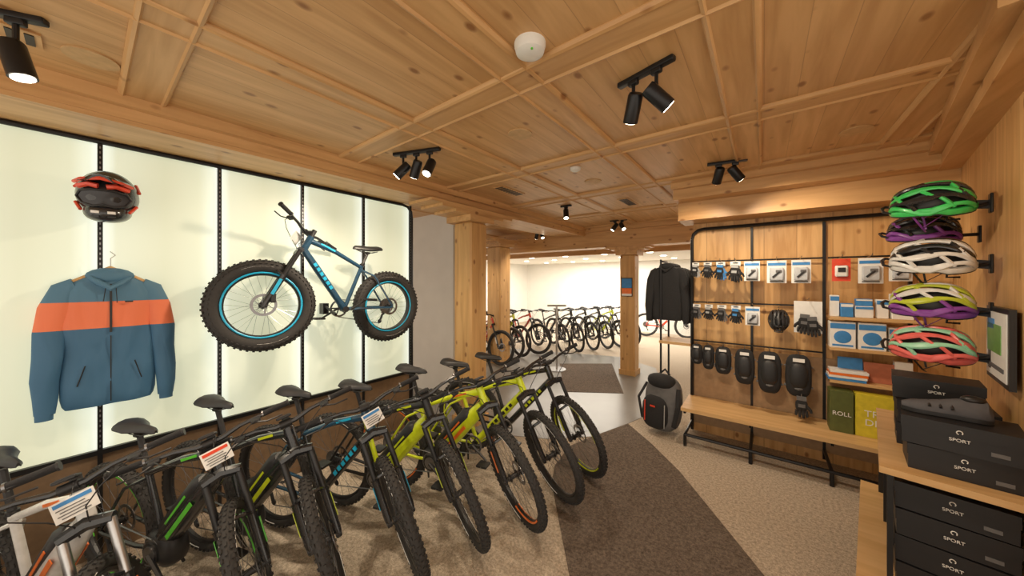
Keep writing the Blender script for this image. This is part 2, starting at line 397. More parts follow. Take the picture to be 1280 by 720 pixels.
    mb.tube([BB+V((0,yc,ring)),rh+V((0,-.04,.05))],.0042,steel,seg=4)
    jp=rh+V((.02,-.045,-.075)); jl=rh+V((.05,-.045,-.155))
    mb.tube([BB+V((0,yc,-ring)),jl+V((.0,0,-.02))],.0042,steel,seg=4)
    mb.tube([rh+V((0,-.05,-.01)),jp],.012,plast,seg=5); mb.tube([jp,jl],[.010,.012],plast,seg=5); mb.disc(jp,.02,.006,plast,n=10); mb.disc(jl,.02,.006,plast,n=10)
    SD=V((.295-(saddle_h-.745)*.28,0,saddle_h)); mb.tube([ST,SD+V((0,0,-.04))],.0148,plast,seg=8)
    mb.rbox(SD+V((0,0,-.035)),(.04,.045,.022),plast,.006)
    for s in(-1,1): mb.tube([SD+V((-.09,s*.03,-.012)),SD+V((-.04,s*.022,-.03)),SD+V((.05,s*.02,-.03)),SD+V((.12,s*.008,-.01))],.0035,steel,seg=4)
    prof=[(-.135,.028,.012,.018),(-.125,.06,.02,.02),(-.09,.073,.026,.018),(-.04,.066,.026,.010),(.01,.042,.024,.006),(.07,.024,.022,.006),(.125,.019,.018,.003),(.142,.008,.008,-.002)]
    rings=[]
    for x,w,h,zo in prof:
        rr=[]
        for k in range(12):
            t=2*math.pi*k/12; yy=w*math.cos(t); zz=h*math.sin(t)*(1 if math.sin(t)>0 else .9)-abs(yy/w)**2*.012
            rr.append(SD+V((x,yy,zo+zz)))
        rings.append(rr)
    mb.loft(rings,plast)
    if kick: mb.tube([BB+V((-.14,.08,-.01)),V((.22,.2,.012))],.009,plast,seg=6)
    RS=Matrix.Rotation(math.radians(steer),4,d); mb.M=Matrix.Translation(ax)@RS@Matrix.Translation(-ax)
    fh=V((wb,0,R)); wheel(mb,fh,R,tw,accent,rim,full_rim=fat,low=low)
    off=V((.921,0,.39))*.045; CR=ax+d*.47; fo=so+.012
    for s in(-1,1):
        y=V((0,s*fo,0)); top=CR+off*.55+y; bot=fh+y
        mid=bot+(top-bot)*.52
        mb.tube([bot-d*.02,bot+d*.03,mid-d*.01,mid],[.015,.021,.023,.026],forkm,seg=sg)
        mb.tube([mid,top],.0165,stan,seg=sg); mb.disc(bot,.017,.03,plast,n=10)
        mb.box(bot+(mid-bot)*.6+V((.0,s*.024,0)),(.022,.003,.13),decal,Matrix.Rotation(math.atan2(-.39,.921),3,'Y'))
    pm=fh+(CR+off*.55-fh)*.52
    mb.tube([pm+V((0,-fo,0)),pm+V((.035,-fo*.7,.035)),pm+V((.045,0,.05)),pm+V((.035,fo*.7,.035)),pm+V((0,fo,0))],.011,forkm,seg=6)
    mb.tube([CR+off*.55+V((0,-fo-.01,0)),CR+off*.2+V((0,0,.022)),CR+off*.55+V((0,fo+.01,0))],[.024,.03,.024],forkm,seg=8)
    mb.rbox(fh+V((-.05,so+.015,.05)),(.035,.03,.07),plast,.006)
    RS=Matrix.Rotation(math.radians(steer+barturn),4,d); mb.M=Matrix.Translation(ax)@RS@Matrix.Translation(-ax)
    SP=HT+d*.045; mb.tube([HT,SP+d*.025],.019,plast,seg=10)
    BC=SP+V((.058,0,.012)); mb.tube([SP,BC],.019,plast,seg=8); mb.tube([BC-V((0,.028,0)),BC+V((0,.028,0))],.022,plast,seg=10)
    W=.355
    for s in(-1,1):
        pts=[BC,BC+V((0,s*.05,0)),BC+V((-.005,s*.13,.022)),BC+V((-.03,s*W,.03))]
        mb.tube(pts,[.0155,.0145,.0115,.011],frameblk,seg=8)
        g1=BC+V((-.03,s*(W+.004),.03))
        mb.tube([BC+V((-.0225,s*.235,.0272)),g1],.0165,dgrey,seg=10)
        mb.disc(g1,.019,.008,plast,n=12); mb.disc(BC+V((-.0225,s*.235,.0272)),.0185,.008,steel,n=12)
        lp=BC+V((-.014,s*.2,.026)); mb.rbox(lp+V((.02,0,-.006)),(.045,.045,.02),plast,.006)
        mb.tube([lp+V((.035,s*.0,-.01)),lp+V((.062,s*.05,-.018)),lp+V((.058,s*.12,-.02))],[.006,.005,.005],plast,seg=6)
        mb.tube([lp+V((.03,0,0)),lp+V((.09,-s*.03,.005)),lp+V((.115,-s*.09,-.03)),lp+V((.11,-s*.15,-.09)),BC+V((.055,s*.02,-.15)),HB+V((.03,s*.03,-.05))],.0027,plast,seg=5,caps=False)
    if ebike: mb.rbox(BC+V((-.01,0,.035)),(.05,.07,.014),plast,.004,RM(y=-25)); mb.box(BC+V((-.014,0,.043)),(.032,.05,.002),grey,RM(y=-25))
    if tag:
        T=RM(y=-30,z=14); tc0=BC+V((.075,.02,-.05))
        mb.box(tc0,(.003,.115,.082),white,T)
        mb.box(tc0+T@V((.0025,0,.026)),(.002,.10,.015),red if tag==1 else skyb,T)
        for q in range(4): mb.box(tc0+T@V((.0025,-.01+.008*(q%2),.006-.012*q)),(.002,.075,.004),grey,T)
        mb.tube([tc0+T@V((0,0,.04)),BC+V((.01,.02,.02))],.0012,plast,seg=4)
    mb.M=Matrix.Identity(4)
    return mb
def place(mb,name,fx,fy,yaw,lean=0,wb=1.13,sc=1.):
    a=math.radians(yaw); x=fx-wb*sc*math.cos(a); y=fy-wb*sc*math.sin(a)
    return mb.obj(name,loc=(x,y,0.007),rot=(math.radians(lean),0,a),sc=sc)
frameblue=mat('frame_blue_black',(.02,.07,.13),.25,coat=.5)
specs=[
 (-1.32,2.70,14,-42,1.,dict(frame=frameblk,accent=lime,decal=lime)),
 (-1.33,2.28,14,-40,1.,dict(frame=lime,accent=None,decal=plast,forkm=frameblk)),
 (-1.40,1.88,15,-40,1.,dict(frame=lime,accent=orange,decal=orange,ebike=True,batt=plast,frame2=lime)),
 (-1.58,1.54,18,-42,.98,dict(frame=lime,accent=None,decal=lime,ebike=True,frame2=plast)),
 (-1.70,1.17,18,-38,.98,dict(frame=frameblk,accent=None,decal=cyan,tag=2,frame2=frameblue)),
 (-1.86,.82,19,-38,.97,dict(frame=frameblk,accent=None,decal=lime,forkm=frameblk,ebike=True)),
 (-1.96,.52,22,-40,.95,dict(frame=frameblk,accent=green,decal=green,ebike=True,batt=plast,tag=1)),
 (-1.96,.12,22,-40,.94,dict(frame=framewht,accent=None,decal=orange,stan=alu,ebike=True,tag=2)),
 (-1.94,-.24,22,-36,.94,dict(frame=framewht,accent=red,decal=red,stan=alu)),
 (-1.93,-.60,20,-30,.94,dict(frame=frameblk,accent=None,decal=white)),
]
for i,(fx,fy,yaw,st,scl,kw) in enumerate(specs):
    m=bike_mb(steer=st,saddle_h=.97+.02*(i%3),kick=True,**kw)
    place(m,'mountain_bike',fx,fy,yaw,lean=(2 if i%2 else 1),sc=scl)
m=bike_mb(steer=-12,barturn=-48,wb=1.05,R=.355,tw=.105,frame=frameblue,accent=cyan,decal=cyan,rim=plast,fat=True,tag=1,saddle_h=.90)
o=m.obj('fat_bike'); R1=Matrix.Rotation(-math.pi/2,4,'Z')@Matrix.Rotation(math.radians(-4),4,'Y')
o.matrix_world=Matrix.Translation((-3.05,1.86,1.13))@R1
mb=MB(); mb.box((XW+.05,1.38,1.48),(.08,.05,.10),blackm); mb.tube([(XW+.08,1.38,1.5),(-3.06,1.38,1.44)],.012,blackm); mb.obj('bike_wall_mount')
low1=bike_mb(steer=-10,low=True,frame=frameblk,accent=None,decal=white).obj('mountain_bike')
low2=bike_mb(steer=15,low=True,frame=red,decal=white).obj('mountain_bike')
low3=bike_mb(steer=0,low=True,frame=lime,decal=plast).obj('mountain_bike')
def inst(src,x,y,yaw,z=.006):
    o=bpy.data.objects.new('mountain_bike',src.data); scene.collection.objects.link(o); o.location=(x,y,z); o.rotation_euler=(0,0,math.radians(yaw)); return o
low1.location=(-4.75,7.3,.006); low1.rotation_euler=(0,0,math.radians(-25))
low2.location=(-5.35,5.45,.006); low2.rotation_euler=(0,0,math.radians(-15))
low3.location=(-5.45,6.3,.006); low3.rotation_euler=(0,0,math.radians(-15))
inst(low2,-5.4,5.87,-15); inst(low2,-5.3,6.7,-12)
for k in range(5): inst([low1,low1,low1,low3][k%4],-4.55+.20*k,7.75+.40*k,-28)
inst(low2,-2.9,10.6,15)
mb=MB(); mb.tube([(-3.2,5.6,0),(-3.2,5.6,1.25)],.02,alu); mb.disc((-3.2,5.6,.01),.18,.02,alu,axis='Z'); mb.tube([(-3.35,5.5,1.25),(-3.05,5.7,1.25)],.018,alu); mb.obj('floor_stand')

# ------------------------------------------------------------ JACKET
jm=bpy.data.materials.new('jacket_blue_orange'); t,n,l=nt(jm); b=n['Principled BSDF']; b.inputs['Roughness'].default_value=.6
tc=n.new('ShaderNodeTexCoord'); sx=n.new('ShaderNodeSeparateXYZ'); l.new(tc.outputs['Object'],sx.inputs[0])
mp=n.new('ShaderNodeMapping'); mp.inputs['Scale'].default_value=(1,1.6,.6); l.new(tc.outputs['Object'],mp.inputs[0])
nz=n.new('ShaderNodeTexNoise'); nz.inputs['Scale'].default_value=6; nz.inputs['Detail'].default_value=1.5; nz.inputs['Distortion'].default_value=.8; l.new(mp.outputs[0],nz.inputs['Vector'])
r=n.new('ShaderNodeValToRGB'); r.color_ramp.interpolation='CONSTANT'
mr=n.new('ShaderNodeMapRange'); mr.inputs['From Min'].default_value=-.9; mr.inputs['From Max'].default_value=.05; l.new(sx.outputs[2],mr.inputs['Value']); l.new(mr.outputs[0],r.inputs['Fac'])
e=r.color_ramp.elements; e[0].position=0; e[0].color=(.05,.15,.275,1); e[1].position=.615; e[1].color=(.88,.22,.10,1); q=e.new(.775); q.color=(.085,.21,.33,1)
l.new(r.outputs['Color'],b.inputs['Base Color'])
bp=n.new('ShaderNodeBump'); bp.inputs['Strength'].default_value=.38; bp.inputs['Distance'].default_value=.04; l.new(nz.outputs['Fac'],bp.inputs['Height']); l.new(bp.outputs['Normal'],b.inputs['Normal'])
def wr(p,a=.006):
    return V((p.x+a*(math.sin(p.z*19+p.y*33)+math.sin(p.y*47-p.z*13)),p.y+a*.6*math.sin(p.z*21+p.y*9),p.z))
def jacket(mb,m,zipm=None):
    prof=[(-.76,.178,.034),(-.74,.19,.040),(-.70,.197,.042),(-.62,.195,.042),(-.52,.192,.043),(-.42,.192,.042),(-.3,.193,.043),(-.18,.198,.043),(-.11,.198,.040),(-.065,.17,.038),(-.035,.12,.036),(-.01,.075,.040),(.02,.065,.040)]
    rings=[]
    for z,w,h in prof:
        rr=[]
        for k in range(36):
            t=2*math.pi*k/36; c,s=math.cos(t),math.sin(t)
            rr.append(wr(V((h*math.copysign(abs(s)**.8,s),w*math.copysign(abs(c)**.8,c),z)),.005 if z<-.1 else .002))
        rings.append(rr)
    mb.loft(rings,m)
    for s in(-1,1):
        pts=[(0,s*.13,-.065),(.0,s*.175,-.095),(.0,s*.21,-.2),(.006,s*.228,-.33),(.012,s*.236,-.46),(.014,s*.242,-.58),(.014,s*.244,-.68),(.014,s*.246,-.76)]
        st=[wr(V(p),.005) for p in pts]
        mb.tube(st,[.042,.058,.064,.060,.056,.052,.046,.038],m,seg=16,upv=(1,0,0),flat=.58)
        mb.tube([V((.014,s*.246,-.755)),V((.014,s*.246,-.79))],[.034,.033],m,seg=14,upv=(1,0,0),flat=.65)
    # hood hanging behind/over the neck
    mb.ell((-.0,0,-.015),(.05,.105,.05),m,nu=18,nv=8)
    mb.tube([(.035,-.085,-.02),(.05,-.05,-.05),(.055,0,-.085),(.05,.05,-.05),(.035,.085,-.02)],[.010,.016,.018,.016,.010],m,seg=8)
    if zipm:
        mb.box((.048,0,-.2),(.006,.010,.28),zipm); mb.tube([(.062,-.02,-.07),(.058,-.03,-.16)],.002,zipm,seg=4); mb.tube([(.062,.02,-.07),(.058,.025,-.17)],.002,zipm,seg=4)
        mb.box((.048,0,-.55),(.004,.005,.38),zipm)
        for s in(-1,1): mb.tube([(.046,s*.10,-.52),(.044,s*.13,-.63)],.003,zipm,seg=4)
mb=MB(); jacket(mb,jm,black)
mb.box((.050,.075,-.165),(.003,.035,.008),black)
jo=mb.obj('blue_jacket',loc=(-3.275,.10,1.79)); jo.scale=(1,.98,1.07)
mb=MB(); mb.tube([(0,-.19,-.075),(0,-.1,-.02),(0,0,.035),(0,.1,-.02),(0,.19,-.075)],.012,w_shelf); mb.tube([(0,0,.035),(0,0,.09),(.0,.02,.11),(0,.0,.13),(-.04,0,.13)],.003,alu,seg=5)
mb.obj('coat_hanger',parent=jo)
# ------------------------------------------------------------ full face helmet (facing +X)
mb=MB(); lens=mat('helmet_opening',(.035,.035,.04),.35,.1)
def ffn(p):
    q=p.copy()
    if q.z<0: q.y*=1-.22*(q.z/-.15)**2; q.x=q.x*(1+.10*(q.z/-.15)) if q.x>0 else q.x*.92
    return q
mb.ell((0,0,0),(.145,.122,.15),frameblk,nu=28,nv=18,v0=-80,fn=ffn)
mb.ell((.03,0,-.085),(.135,.092,.062),frameblk,nu=24,nv=12,pw=.85)
port=[V((.148-.9*(y/.105)**2*.055,y,z)) for y,z in ((-.1,.0),(-.085,.032),(-.045,.045),(0,.047),(.045,.045),(.085,.032),(.1,.0),(.08,-.035),(.04,-.045),(0,-.034),(-.04,-.045),(-.08,-.035))]
cc=V((.154,0,.003)); mb.add([cc]+port,[(0,i+1,(i+1)%12+1) for i in range(12)],lens)
mb.tube(port,.0065,plast,seg=8,closed=True)
rings=[]
for x,w,z in((.05,.105,.112),(.11,.10,.108),(.165,.085,.118),(.19,.05,.122)):
    rings.append([V((x,-w,z-.03)),V((x,-w*.5,z+.006)),V((x,0,z+.016)),V((x,w*.5,z+.006)),V((x,w,z-.03)),V((x,w*.5,z-.008)),V((x,0,z+.002)),V((x,-w*.5,z-.008))])
mb.loft(rings,frameblk)
mb.tube([(.10,-.105,.075),(.165,-.07,.098),(.19,0,.115),(.165,.07,.098),(.10,.105,.075)],.010,red,seg=8)
for s in(-1,1):
    mb.tube([(.11,s*.092,.055),(.145,s*.05,.075),(.152,s*.015,.068)],.014,red,seg=6)
    mb.tube([(.05,s*.115,-.04),(.10,s*.09,-.075)],.008,red,seg=6)
    mb.box((.160,s*.03,-.075),(.008,.03,.014),white,RM(z=s*14)); mb.box((.157,s*.03,-.10),(.008,.03,.01),plast,RM(z=s*14))
    mb.tube([(.0,s*.122,.04),(-.08,s*.10,.08)],.009,red,seg=6)
mb.tube([(-.12,0,0),(-.17,0,0)],.012,blackm)
mb.obj('full_face_helmet',loc=(-3.165,.09,2.255),rot=(0,math.radians(14),math.radians(-10)),sc=1.02)

# ------------------------------------------------------------ bike helmet (front +X)
def bhelmet(mb,c1,c2,c3=None,inner=plast):
    c3=c3 or c1
    mb.ell((0,0,-.005),(.126,.088,.100),plast,nu=20,nv=8,v0=-12)
    def P(u,v,k=1.):
        a=math.radians(u); b=math.radians(v)
        r=max(math.cos(a),.0)
        return V((.152*math.sin(a)*k,.112*math.sin(b)*max(r,.2)**.55*k,(.132*math.cos(b)**.8*r**.62-.014)*k))
    for i,v in enumerate((-84,-56,-29,0,29,56,84)):
        pl=[]
        for j in range(15):
            u=-84+j*12; wob=(6 if abs(v)>1 else 0)*math.sin(math.radians(u*3.2+i*70))
            pl.append((u,v*(1-.10*abs(u)/90)+wob))
        m=(c2,c1,c3,c1,c3,c1,c2)[i]
        pts=[P(u,w) for u,w in pl]
        for q,(u,w) in zip(pts,pl):
            if u<0: q.z-=.02*(abs(u)/90)**2
        rs=[(.0165+.0045*math.cos(math.radians(u*4.5+i*60)))*(1-.3*(abs(u)/88)**2) for u,_ in pl]
        mb.tube(pts,rs,m,seg=8,flat=.6,upv=tuple(P(-80,v)+V((-.3,0,0))))
    for k,(u0,v0,u1,v1) in enumerate(((-60,-56,-40,-29),(-35,-84,-15,-56),(-8,-56,12,-29),(20,-84,38,-56),(44,-56,56,-29),(-40,-29,-28,0),(8,-29,22,0),(56,-29,62,0))):
        for s in(-1,1):
            pts=[P(u0+(u1-u0)*t/4,s*(v0+(v1-v0)*t/4),.985) for t in range(5)]
            mb.tube(pts,.010,(c1,c2,c3)[k%3],seg=6)
    rim=[V((.152*math.cos(t),.110*math.sin(t),-.016-.010*math.cos(2*t)-.014*(1 if math.cos(t)<-.3 else 0))) for t in [2*math.pi*k/28 for k in range(28)]]
    mb.tube(rim,.014,c2,seg=8,closed=True,flat=1.5)
    mb.tube([r_+V((0,0,-.020)) for r_ in rim],.007,plast,seg=6,closed=True)
    mb.tube([rim[26],V((.18,-.045,-.006)),V((.19,0,.0)),V((.18,.045,-.006)),rim[2]],[.006,.008,.009,.008,.006],plast,seg=6)
    for s in(-1,1):
        mb.tube([(.07,s*.09,-.02),(.03,s*.07,-.12),(.02,s*.02,-.17)],.005,inner,seg=5,flat=.4); mb.tube([(-.07,s*.09,-.02),(.03,s*.07,-.12)],.005,inner,seg=5,flat=.4)
    mb.tube([(-.11,-.05,-.04),(-.135,0,-.07),(-.11,.05,-.04)],.008,inner,seg=6)
def put(o,loc,R,sc=1.): o.matrix_world=Matrix.Translation(loc)@R.to_4x4()@Matrix.Scale(sc,4)
hgreen=mat('helmet_green',(.05,.55,.12),.3,coat=.4); holive=mat('helmet_olive',(.5,.58,.05),.35); hmint=mat('helmet_mint',(.35,.72,.5),.35); hcoral=mat('helmet_coral',(.85,.16,.14),.35)
hm=[(frameblk,hgreen,hgreen,purple,2.18),(framewht,framewht,frameblk,plast,1.865),(holive,purple,framewht,purple,1.615),(hmint,hcoral,hcoral,plast,1.375)]
for i,(a,b2,c3,inn,z) in enumerate(hm):
    mb=MB(); bhelmet(mb,a,b2,c3,inn); o=mb.obj('bike_helmet'); put(o,(.745,2.90,z),RM(x=16+4*i if z<1.8 else 30)@RM(z=166)@RM(y=8),.96)
    mb=MB(); mb.rbox((.195,0,-.03),(.012,.05,.10),blackm,.004); mb.tube([(.19,0,-.03),(.10,0,-.055),(.0,0,-.045)],[.012,.012,.010],blackm,seg=8); mb.box((.15,0,-.03),(.09,.008,.045),blackm,RM(y=8)); mb.tube([(.06,0,-.05),(.055,0,-.10),(.1,0,-.10)],.006,blackm,seg=6)
    mb.obj('helmet_bracket',loc=(.745,2.90,z),rotz=ang)
mb=MB(); bhelmet(mb,frameblk,purple,frameblk,plast); o=mb.obj('bike_helmet'); put(o,(.80,3.24,2.05),RM(x=20)@RM(z=170),.95)
mb=MB(); mb.tube([(.0,0,0),(.20,0,0)],.01,blackm); mb.rbox((.20,0,0),(.012,.05,.10),blackm,.004); mb.obj('helmet_bracket',loc=(.81,3.24,2.02),rotz=ang)

# ------------------------------------------------------------ right shelf unit
RS=Matrix.Rotation(ang,4,'Z'); U=(.44,2.30,0)
mb=MB()
mb.box((.205,.5,.86),(.42,1.04,.03),w_shelf); mb.box((.17,.5,.30),(.50,1.2,.03),w_shelf); mb.box((.205,.5,.03),(.40,1.0,.06),black)
mb.box((.405,.5,.45),(.02,1.0,.8),w_wallr); mb.box((.205,1.0,.45),(.40,.02,.80),black); mb.box((.03,.62,.58),(.02,.03,.53),black); mb.box((.03,.02,.58),(.02,.02,.53),black)
mb.obj('low_shelf_unit',loc=U,rotz=ang,smooth=False)
def shoebox(x,y,z,sx=.32,sy=.21,sz=.115,r=0):
    mb=MB(); mb.box((0,0,sz*.4),(sx-.006,sy-.006,sz*.8),blkbox); mb.box((0,0,sz*.78),(sx,sy,sz*.42),blkbox)
    mb.circ((0,-sy/2-.001,sz*.74),.008,.0018,white,n=14,seg=4,a0=-40,a1=250); mb.box((.10,-sy/2+.0015,sz*.25),(.045,.002,.016),grey)
    p=RS@V((x,y,0)); o=mb.obj('shoe_box',loc=(U[0]+p.x,U[1]+p.y,z),rotz=ang+math.radians(r),smooth=False)
    text('SPORT',(0,-sy/2-.002,sz*.47),.019,white,o)
    return o
shoebox(.24,.17,.876,r=2); shoebox(.235,.165,.994,.33,.23,.125,r=-3)
shoebox(.22,.47,.876,.32,.2); shoebox(.22,.47,.994,.32,.2,r=2); shoebox(.20,.52,1.112,.30,.2,r=-1)
for k in range(4): shoebox(.21,.13,.318+.124*k,.33,.21,.12,r=(-1)**k)
for k in range(4): shoebox(.21,.45,.318+.124*k,.33,.21,.12)
for k in range(4): shoebox(.21,.77,.318+.124*k,.33,.21,.12)
shoebox(.21,.12,.062,.33,.21,.11); shoebox(.21,.12,.174,.33,.21,.108)
mb=MB()
prof=[(-.14,.022,.05),(-.125,.036,.082),(-.09,.040,.088),(-.04,.038,.078),(.02,.042,.058),(.07,.046,.045),(.11,.040,.036),(.14,.018,.022)]
rings=[]
for x,w,h in prof:
    rings.append([V((x,w*math.cos(t),.018+h*max(0,math.sin(t)))) for t in [math.pi*k/10 for k in range(11)]]+[V((x,-w*.9,.012)),V((x,w*.9,.012))])
mb.loft(rings,mat('shoe_grey',(.075,.075,.085),.7))
mb.loft([[V((x,w*1.06,.0)),V((x,w*1.08,.02)),V((x,-w*1.08,.02)),V((x,-w*1.06,0))] for x,w,h in prof],plast)
mb.ell((-.085,0,.1),(.04,.025,.02),black)
for x in(-.02,.015,.05): mb.tube([(x,-.042,.045),(x,0,.085-.3*(x+.02)),(x,.042,.045)],.006,plast,seg=5)
p=RS@V((.20,.17,0)); mb.obj('cycling_shoe',loc=(U[0]+p.x,U[1]+p.y,1.121),rotz=math.radians(170),sc=.92)
mb=MB(); mb.box((0,0,0),(.02,.42,.37),black); mb.box((-.011,0,0),(.006,.37,.32),white); mb.box((-.015,.02,.03),(.004,.25,.14),mat('print_green',(.15,.35,.08),.5)); mb.box((-.015,0,-.11),(.004,.3,.02),grey); mb.box((-.015,.08,.1),(.004,.12,.05),skyb)
mb.obj('framed_poster',loc=(.90+math.sin(math.radians(10))*.28-.022,2.45+.30,1.43),rotz=ang,smooth=False)

# ------------------------------------------------------------ accessory display wall
mb=MB(); Y0=4.30; ZT=2.33
mb.tube([(-.66,Y0,0.02),(-.66,Y0,ZT-.11),(-.645,Y0,ZT-.05),(-.60,Y0,ZT-.01),(-.54,Y0,ZT),(1.05,Y0,ZT)],.018,blackm,seg=8)
for x in (-.10,.46,1.0): mb.box((x,4.325,1.17),(.022,.025,2.28),blackm)
mb.tube([(-.66,3.86,.12),(1.0,3.86,.12)],.016,blackm)
for x in(-.66,-.10,.46,1.0): mb.tube([(x,Y0,.12),(x,3.86,.12)],.014,blackm); mb.tube([(x,3.86,.12),(x,3.86,.0)],.016,blackm); mb.box((x,4.06,.365),(.02,.45,.03),blackm)
for z in (1.96,1.50,1.06): mb.tube([(-.64,4.27,z),(.45,4.27,z)],.008,blackm,seg=6)
mb.tube([(.48,4.27,1.96),(1.0,4.27,1.96)],.008,blackm,seg=6)
mb.box((.17,4.05,.40),(1.72,.50,.035),w_shelf)
for z in(1.41,1.135,.845): mb.box((.74,4.18,z),(.54,.22,.024),w_shelf)
mb.obj('accessory_display_rack',smooth=True)
mb=MB(); mb.box((.17,4.325,.55),(1.66,.012,.9),mat('lower_back_panel',(.38,.24,.13),.6)); mb.obj('trim_8',smooth=False)
mb=MB(); mb.box((-.84,4.45,1.0),(.34,.4,.03),w_shelf); mb.tube([(-.70,4.3,1.0),(-1.0,4.3,1.0)],.012,blackm); mb.tube([(-1.0,4.3,0),(-1.0,4.3,2.0)],.012,blackm); mb.tube([(-.98,4.62,0),(-.98,4.62,1.95)],.012,blackm); mb.tube([(-1.0,4.3,1.98),(-1.0,4.62,1.98)],.012,blackm);mb.tube([(-1.0,4.3,.98),(-1.0,4.62,.98)],.012,blackm); mb.obj('side_rack')
def glove(mb,c,s,m1,m2,flip=1,rot=0):
    old=mb.M; mb.M=old@Matrix.Translation(V(c))@Matrix.Rotation(math.radians(rot),4,'Y')@Matrix.Scale(s,4)
    mb.ell((0,0,0),(.045,.016,.055),m1,pw=.7,nu=14,nv=8); mb.box((0,-.0,.065),(.07,.026,.035),m2)
    for k,x in enumerate((-.033,-.011,.011,.033)):
        L=(.05,.065,.068,.055)[k]; mb.tube([(x,0,-.045),(x*1.15,-.005,-.045-L*.6),(x*1.2,-.012,-.045-L)],[.012,.0115,.008],m1,seg=7)
    mb.tube([(flip*.036,0,.0),(flip*.062,-.008,-.03),(flip*.068,-.012,-.055)],[.014,.013,.009],m1,seg=7)
    mb.box((0,-.017,.0),(.05,.004,.03),m2); mb.M=old
lgrey=mat('light_grey_fabric',(.42,.43,.44),.8)
blist=mat('blister_grey',(.55,.58,.62),.3)
def hook(mb,x,z): mb.tube([(x,4.27,z),(x,4.06,z+.012),(x,4.055,z+.025)],.003,steel,seg=5)
gi=0
def pack(name,x,z,w,h,kind,y=4.12):
    global gi
    mb=MB(); hook(mb,0+x,z+h/2+.01)
    if kind=='card':
        mb.box((x,y,z),(w,.004,h),white); mb.rbox((x,y-.018,z-h*.10),(w*.74,.03,h*.56),blist,.01); mb.box((x,y-.003,z+h*.34),(w*.9,.003,h*.12),skyb); mb.tube([(x-w*.2,y-.035,z-h*.25),(x+w*.15,y-.035,z)],.009,plast,seg=6); mb.rbox((x+w*.1,y-.034,z+h*.02),(w*.3,.012,h*.12),grey,.004); mb.box((x,y-.004,z-h*.43),(w*.7,.003,h*.05),grey)
    elif kind=='red':
        mb.box((x,y,z),(w,.004,h),red); mb.rbox((x,y-.015,z-h*.05),(w*.7,.025,h*.5),white,.01); mb.box((x,y-.03,z),(w*.4,.006,h*.2),plast)
    elif kind=='glove':
        mb.box((x,y+.02,z+h*.40),(w*.75,.003,h*.24),white); mb.box((x,y+.017,z+h*.44),(w*.4,.003,h*.05),black)
        gi+=1; c=(grey,lgrey,grey,skyb,lgrey)[gi%5]
        glove(mb,(x-w*.08,y-.012,z-.005),h/.225,dgrey,c,-1,5); glove(mb,(x+w*.10,y+.012,z-.014),h/.225,c if gi%2 else dgrey,grey,1,-5)
    elif kind=='pad':
        mb.ell((x,y,z),(w*.46,.05,h*.5),dgrey,pw=.62,nu=18,nv=12); mb.ell((x,y-.035,z+h*.02),(w*.33,.03,h*.3),plast,pw=.7); mb.box((x,y-.055,z+h*.38),(w*.4,.01,h*.08),white); mb.tube([(x-w*.48,y,z-h*.25),(x,y-.05,z-h*.3),(x+w*.48,y,z-h*.25)],.012,grey,seg=6); mb.tube([(x-w*.48,y,z+h*.22),(x,y-.055,z+h*.2),(x+w*.48,y,z+h*.22)],.008,grey,seg=6); mb.tube([(x,y,z+h*.45),(x,y,z+h*.5+.01)],.004,steel)
    return mb.obj(name)
for x,k,w,h in((-.60,'glove',.09,.15),(-.485,'glove',.10,.16),(-.365,'glove',.11,.18),(-.235,'glove',.12,.20),(-.095,'card',.13,.20),(.10,'card',.15,.22),(.28,'card',.14,.22),(.55,'red',.12,.2),(.73,'card',.15,.22),(.90,'card',.13,.2)):
    pack('glove_pair' if k=='glove' else 'accessory_pack',x,1.96-.02-h/2,w,h,k)
for x,k,w,h in((-.59,'glove',.10,.15),(-.475,'glove',.10,.15),(-.355,'glove',.11,.16),(-.23,'glove',.11,.17),(-.09,'card',.12,.19)):
    pack('glove_pair' if k=='glove' else 'accessory_pack',x,1.50-.02-h/2,w,h,k)
mb=MB(); bhelmet(mb,plast,frameblk); o=mb.obj('bike_helmet'); put(o,(.115,4.12,1.36),RM(x=60)@RM(z=-90),.68)
mb=MB(); hook(mb,.115,1.47); mb.obj('peg_hook')
mb=MB(); mb.box((.33,4.15,1.40),(.20,.005,.30),white); glove(mb,(.30,4.11,1.35),.95,dgrey,grey,-1,5); glove(mb,(.36,4.10,1.33),.95,dgrey,grey,1,-5); hook(mb,.33,1.56); mb.obj('glove_pair')
for x,w,h in((-.585,.12,.22),(-.475,.12,.26),(-.34,.16,.29),(-.155,.185,.36),(.045,.205,.41),(.26,.21,.40)):
    pack('knee_pad' if h>.3 else 'elbow_pad',x,1.045-h/2,w,h,'pad')
mb=MB(); glove(mb,(.28,4.07,.58),1.0,dgrey,grey,1,0); mb.tube([(.28,4.07,.66),(.28,4.1,.72)],.003,steel); mb.obj('glove_pair')
def carton(name,x,y,z,sx,sy,sz,m,stripe=None,ball=False,txt=None,tm=None,ts=.04):
    mb=MB(); mb.rbox((0,0,sz/2),(sx,sy,sz),m,.003)
    if stripe: mb.box((0,-sy/2-.001,sz*.84),(sx*.96,.003,sz*.2),stripe)
    if ball: mb.ell((0,-sy/2,sz*.42),(sx*.34,.004,sx*.34),skyb); mb.box((0,-sy/2-.001,sz*.1),(sx*.8,.003,sz*.07),skyb)
    o=mb.obj(name,loc=(x,y,z),smooth=False)
    if txt: text(txt,(0,-sy/2-.003,sz*.45),ts,tm or white,o)
    return o
z1=1.423; z2=1.148; z3=.858; z0=.418
